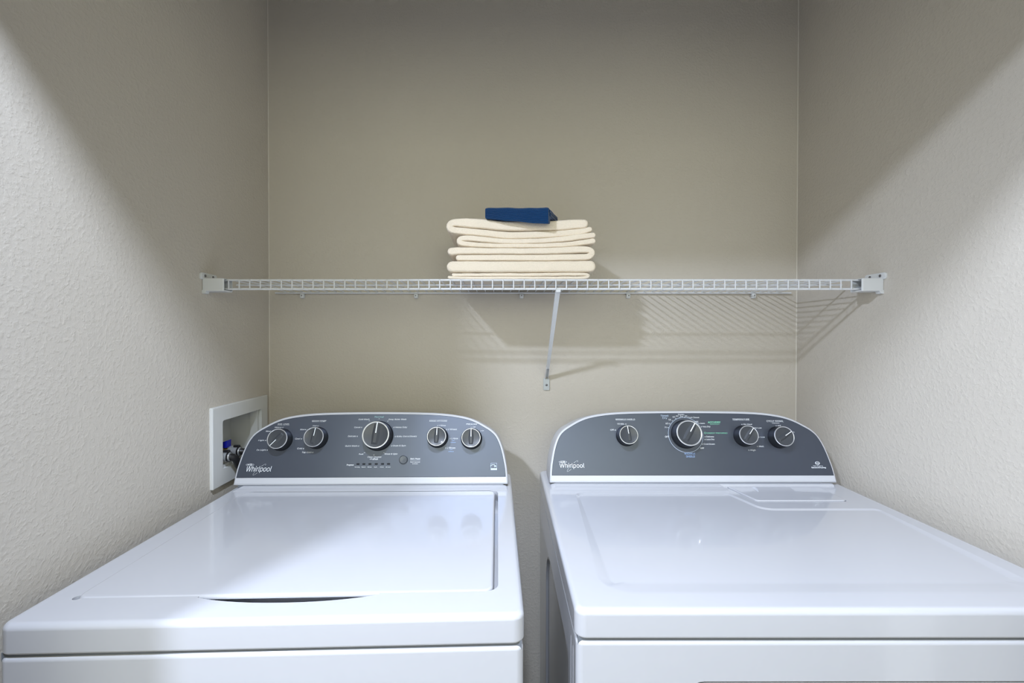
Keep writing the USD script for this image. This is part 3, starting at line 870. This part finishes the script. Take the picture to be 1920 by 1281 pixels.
def towel(path, y0, y1, label, seed, group='cream towels in the stack on the shelf'):
    """path: (x, z, half thickness) along the folded edge seen from the front, lengths in units of TU from the stack's foot"""
    P = np.array(path, float)
    s = np.r_[0, np.cumsum(np.hypot(np.diff(P[:, 0]), np.diff(P[:, 1])))]
    N = 150
    k = np.linspace(0, s[-1], N)
    q = PchipInterpolator(s, P)(k)
    for _ in range(4):
        q[1:-1] = 0.5 * q[1:-1] + 0.25 * (q[:-2] + q[2:])
    x, z, h = q[:, 0] * TU + 0.0562, SZ + q[:, 1] * TU, q[:, 2] * TU * 0.97
    tx, tz = np.gradient(x), np.gradient(z)
    tl = np.hypot(tx, tz)
    nx, nz = -tz / tl, tx / tl
    ys = [0, 0.0012, 0.003, 0.006, 0.011, 0.02, 0.04, 0.07, 0.11, 0.15, 0.19]
    hs = [0.58, 0.76, 0.89, 0.97, 1.0, 1, 1, 1, 1, 1, 1]
    D = y1 - y0
    ys = ys + [D - 0.012, D - 0.004, D]
    hs = hs + [1.0, 0.8, 0.4]
    rings = []
    arcn = 9
    for y, f in zip(ys, hs):
        hh = h * f
        up = np.column_stack([x + nx * hh, np.full(N, y0 + y), z + nz * hh])
        dn = np.column_stack([x - nx * hh, np.full(N, y0 + y), z - nz * hh])
        def cap(i, sg):
            c = np.array((x[i], y0 + y, z[i]))
            t = np.array((tx[i], 0, tz[i])) / tl[i] * sg
            n = np.array((nx[i], 0, nz[i])) * sg
            return [c + hh[i] * (math.cos(a) * n + math.sin(a) * t) for a in np.linspace(0, math.pi, arcn + 2)[1:-1]]
        ring = np.vstack([up, cap(-1, 1), dn[::-1], cap(0, -1)])
        # soft unevenness of the cloth
        w = meshkit.fbm(ring * 38.0, 3, seed) - 0.5
        w2 = meshkit.fbm(ring * np.array((9.0, 9.0, 30.0)), 2, seed + 9) - 0.5
        ring[:, 2] += 0.0022 * w
        ring[:, 1] += 0.006 * w2 * (1 if y < 0.1 else 0.3) + 0.002 * w
        rings.append(ring)
    n = len(rings[0])
    v = np.vstack(rings)
    f = []
    for r in range(len(rings) - 1):
        for i in range(n):
            a, b = r * n + i, r * n + (i + 1) % n
            f += [(a, b, b + n), (a, b + n, a + n)]
    for base, flip in ((0, False), ((len(rings) - 1) * n, True)):
        tri = []
        for i in range(N - 1):
            a, b = i, i + 1
            c, d = N + arcn + N - 1 - i, N + arcn + N - 2 - i
            tri += [(a, c, b), (b, c, d)]
        e = [N - 1] + list(range(N, N + arcn)) + [N + arcn]
        tri += [(e[0], e[j + 1], e[j]) for j in range(1, len(e) - 1)]
        e = [2 * N + arcn - 1] + list(range(2 * N + arcn, 2 * N + 2 * arcn)) + [0]
        tri += [(e[0], e[j + 1], e[j]) for j in range(1, len(e) - 1)]
        f += [tuple(base + q for q in (t[::-1] if flip else t)) for t in tri]
    m = trimesh.Trimesh(v, np.array(f), process=False)
    if m.volume < 0:
        m.invert()
    o = obj('folded_towel', m, TERRY, None, 55)
    return tag(o, label, 'towel', group)


def px(*pts):
    return [(a - 978.0, 523.0 - b, c) for a, b, c in pts]


towel(px((1096, 416.5, 9), (1085, 416.8, 9.5), (1050, 419, 10), (1000, 420.5, 9.5), (950, 420, 9.5), (900, 416.0, 9.5), (868, 413.8, 9), (851, 413.2, 7.4), (843.0, 416.0, 7.4), (840.5, 421.5, 7.4), (845, 427.4, 7.0), (870, 430, 7.2), (910, 434.2, 7.2), (960, 438.2, 7.2), (1010, 437.2, 7.0), (1060, 434.2, 6.8), (1095, 430.5, 6.2), (1107, 427, 5.6)),
      1.124, 1.356, 'topmost cream towel of the stack, folded on the left, right under the navy cloth', 11)
towel(px((1113, 438.6, 5.6), (1095, 440.4, 5.8), (1060, 445.2, 5.6), (1010, 449.2, 5.2), (960, 450.3, 5.2), (910, 446.8, 5.6), (875, 444.0, 5.8), (862, 445.0, 5.7), (858, 449, 5.6), (863, 453.9, 5.5), (880, 455.6, 5.3), (940, 458.4, 4.6), (1000, 458.4, 4.6), (1060, 456.0, 5.2), (1105, 450.6, 5.8), (1113, 449.2, 5.8)),
      1.120, 1.354, 'second cream towel from the top of the stack, with its fold at the left', 12)
towel(px((846, 469.8, 7.6), (870, 468.4, 7.2), (930, 469.2, 6.4), (1000, 469.2, 6.4), (1060, 467.6, 6.9), (1095, 465.8, 6.8), (1108, 467.2, 6.3), (1112.5, 473.0, 6.3), (1106, 479.6, 6.2), (1060, 481.0, 6.4), (1000, 481.8, 6.2), (920, 481.8, 6.2), (860, 481.8, 5.9)),
      1.115, 1.352, 'third cream towel from the top of the stack, with its fold at the right', 13)
towel(px((848, 498.8, 11.0), (870, 498.8, 11.2), (930, 498.8, 11.0), (1000, 498.8, 11.0), (1060, 498.4, 11.2), (1107, 498.0, 11.2)),
      1.113, 1.351, 'thick cream towel second from the bottom of the stack, with one smooth rounded front', 14)
towel(px((850, 513.4, 3.6), (880, 513.6, 3.4), (980, 513.6, 3.4), (1060, 512.8, 3.4), (1100, 512.6, 3.4), (1107, 515.2, 3.2), (1101, 518.6, 3.1), (1060, 519.5, 3.0), (980, 519.6, 3.0), (880, 519.6, 3.0), (842, 518.4, 3.2)),
      1.115, 1.350, 'bottom cream towel of the stack, thin and lying on the shelf wires', 15)

# the navy cloth on top
th = math.radians(-9.0)
ct, stn = math.cos(th), math.sin(th)
A = np.array((-0.0330, 1.1120))
Lc, Dc = 0.1530, 0.088
zin = SZ + 114.0 * TU                             # lies on the topmost towel
rows = []
for i, s in enumerate(np.linspace(0, 1, 49)):
    yf = A[1] + stn * s * Lc
    zt = EYE + 0.3150 - 0.0055 * s + 0.0007 * math.sin(7 * s) + 0.0004 * math.sin(19 * s + 1)
    zb = EYE + 0.2888 - 0.0180 * s + 0.0006 * math.sin(15 * s)
    ov = 0.0055 + (0.024 * s) * 0.55
    prof = []
    nr = 54
    for k in range(nr + 1):                                  # ribbed front
        q = k / nr
        rib = 0.0013 * (0.5 + 0.5 * math.cos(2 * math.pi * q * 9))
        bow = 0.0040 * (1 - (2 * q - 1) ** 6)
        prof.append((0.0050 - bow - rib, zb + q * (zt - zb)))
    for k in range(1, 13):                                   # top, a little wavy
        q = k / 12
        prof.append((0.0050 + q * Dc, zt - 0.0030 * q + 0.0010 * math.sin(8 * q + 5 * s)))
    zl = max(zin, zb + 0.002)
    prof += [(Dc + 0.007, 0.5 * (zt + zl) - 0.003), (Dc + 0.0050, zl), (Dc * 0.5, zl), (ov + 0.006, zl), (ov, zl - 0.3 * (zl - zb)), (ov * 0.8, zb + 0.0006)]
    end = min(s, 1 - s)
    e = 1.0 if end > 0.03 else (0.97 if end > 0.01 else 0.90)
    pm = np.array(prof)
    c = pm.mean(0)
    pm = np.column_stack([c[0] + (pm[:, 0] - c[0]) * (0.5 + 0.5 * e), c[1] + (pm[:, 1] - c[1]) * e])
    along = s * Lc + 0.22 * s * np.clip(pm[:, 0], 0, 1)      # not folded quite square: the right end opens towards the back
    rows.append(np.column_stack([A[0] + ct * along - stn * pm[:, 0], A[1] + stn * along + ct * pm[:, 0], pm[:, 1]]))
NC = thing('folded_cloth', (0.045, 1.14, zin), 'folded navy blue ribbed cloth lying on top of the towel stack', 'cloth')
obj('ribbed_cloth', loft(rows, flat=np.column_stack([pm[:, 0], pm[:, 1]])), NAVY, NC, 35)
# the edges of its folded layers, showing at the right end
lay = []
for z0, z1, a0, a1 in ((0.0022, 0.0085, 0.012, 0.070), (0.0095, 0.0155, 0.008, 0.080)):
    pts = []
    for yy in (a0, a1):
        along = Lc + 0.22 * yy
        for dx in (-0.006, 0.0022):
            for z in (zin + z0, zin + z1):
                pts.append((A[0] + ct * (along + dx) - stn * yy, A[1] + stn * (along + dx) + ct * yy, z))
    lay.append(hull(pts))
obj('folded_layer', cat(*lay), NAVY, NC, 20)

# ------------------------------------------------------------------ outlet box with the washer's water taps
OB = thing('outlet_box', (XL, 1.244, EYE - 0.2755), 'white recessed washing machine outlet box in the left wall beside the washer console', 'outlet box')
def on_left(m):
    """(y, z, out of the wall) to world"""
    q = T(m)
    v = np.asarray(q.vertices)
    r = trimesh.Trimesh(np.column_stack([XL + v[:, 2], v[:, 0], v[:, 1]]), q.faces, process=False)
    return r
fz0, fz1 = EYE - 0.3765, EYE - 0.1745
fr = rslab(1.1085, 1.3745, fz0, fz1, 0, 0.0075, 0.003, 0.003) - manifold3d.CrossSection([rrect(OBY0, OBY1, OBZ0, OBZ1, 0.006)]).extrude(0.1).translate((0, 0, -0.05))
obj('box_frame', on_left(fr), BOXM, OB, 30)
w = 0.003
boxin = rslab(OBY0 - w, OBY1 + w, OBZ0 - w, OBZ1 + w, -0.088, -0.0004, 0.006) - manifold3d.CrossSection([rrect(OBY0 - 0.0006, OBY1 + 0.0006, OBZ0 - 0.0006, OBZ1 + 0.0006, 0.005)]).extrude(0.1).translate((0, 0, -0.085))
obj('box_liner', on_left(boxin), BOXM, OB, 30)
obj('liner_step', on_left(bx(OBY1 - 0.010, OBY1 + 0.0012, OBZ0 - 0.0012, OBZ1 + 0.0012, -0.022, -0.0008) + bx(OBY0 - 0.0012, OBY1 + 0.0012, OBZ0 - 0.0012, OBZ0 + 0.007, -0.016, -0.0008) + bx(OBY0 + 0.004, OBY1 - 0.010, OBZ0 - 0.0012, OBZ0 + 0.004, -0.083, -0.016)), BOXM, OB, 20)
for y, mt, lab in ((1.222, BLUEP, 'blue tap handle'), (1.168, plain('red_handle_plastic', (0.45, 0.02, 0.02), 0.3), 'red tap handle')):
    z = EYE - 0.3085
    xa = XL - 0.041
    b = lathe([(0, -0.034), (0.011, -0.034), (0.011, -0.022), (0.0085, -0.021), (0.0085, -0.012), (0.0125, -0.010), (0.0125, 0.008), (0.0095, 0.010), (0.0095, 0.024), (0, 0.024)], 20)
    body = frame_to(b, (xa, y, z), (0, 1, 0), (0, 0, 1), (1, 0, 0))
    stem = frame_to(lathe([(0, 0), (0.006, 0), (0.006, 0.020), (0, 0.020)], 16), (xa, y, z + 0.004), (1, 0, 0), (0, 1, 0), (0, 0, 1))
    sup = frame_to(lathe([(0, -0.03), (0.009, -0.03), (0.009, 0.0), (0, 0)], 16), (xa - 0.012, y, z), (1, 0, 0), (0, 1, 0), (0, 0, 1))
    t = obj('water_tap', cat(body, stem, sup), BRASS, OB, 40)
    hd = hull([(xa - 0.014, y - 0.013, z + 0.013), (xa - 0.014, y + 0.013, z + 0.013), (xa + 0.020, y - 0.010, z + 0.012), (xa + 0.020, y + 0.010, z + 0.012), (xa + 0.021, y - 0.010, z + 0.031), (xa + 0.021, y + 0.010, z + 0.031), (xa - 0.014, y - 0.012, z + 0.019), (xa - 0.014, y + 0.012, z + 0.019)])
    obj('tap_handle', hd, mt, t, 20, lab)
for y, dz, lab in ((1.222, 0.0, 'black water hose with a plated coupling on the blue-handled tap in the outlet box'), (1.168, -0.012, 'lower black water hose with a plated coupling, nearest the front edge of the outlet box')):
    z = EYE - 0.3085
    xa = XL - 0.017 + (0.005 if y < 1.2 else 0)
    hs = thing('water_hose', (xa, y, z), lab, 'water hose')
    pth = [(xa + 0.022, y, z), (xa + 0.027, y + 0.001, z - 0.0005)] + ([(-0.683, y + 0.010, z - 0.003), (-0.679, y + 0.036, z - 0.010), (-0.680, y + 0.075, z - 0.024)] if y > 1.2 else
           [(-0.684, y + 0.009, z - 0.006), (-0.682, y + 0.019, z - 0.024), (-0.682, y + 0.042, z - 0.045), (-0.681, y + 0.085, z - 0.075)])
    pth += [(-0.679, 1.330 + (y - 1.2) * 0.3 - (0 if y > 1.2 else 0.016), z - 0.10 + (0 if y > 1.2 else -0.05)), (-0.675, 1.347 + (y - 1.2) * 0.35 - (0 if y > 1.2 else 0.012), z - 0.30), (-0.672, 1.347 + (y - 1.2) * 0.35 - (0 if y > 1.2 else 0.012), z - 0.55)]
    obj('hose', tube(pth, 0.0092, 14, True, 60), RUBBER, hs, 50)
    cp = lathe([(0, 0.000), (0.0145, 0.0), (0.0155, 0.002), (0.0155, 0.006), (0.0125, 0.0075), (0.0118, 0.026), (0.0100, 0.028), (0, 0.028)], 28)
    obj('coupling', frame_to(cp, (xa, y, z), (0, 1, 0), (0, 0, 1), (1, 0, 0)), STEEL, hs, 40)
    cl = frame_to(lathe([(0.0095, 0), (0.0130, 0), (0.0130, 0.004), (0.0095, 0.004), (0.0095, 0)], 24), (xa + 0.022, y, z), (0, 1, 0), (0, 0, 1), (1, 0, 0))
    obj('hose_clamp', cat(cl, rbox(xa + 0.010, xa + 0.026, y - 0.004, y + 0.004, z + 0.0115, z + 0.0175, 0.0015)), RUBBER, hs, 40)
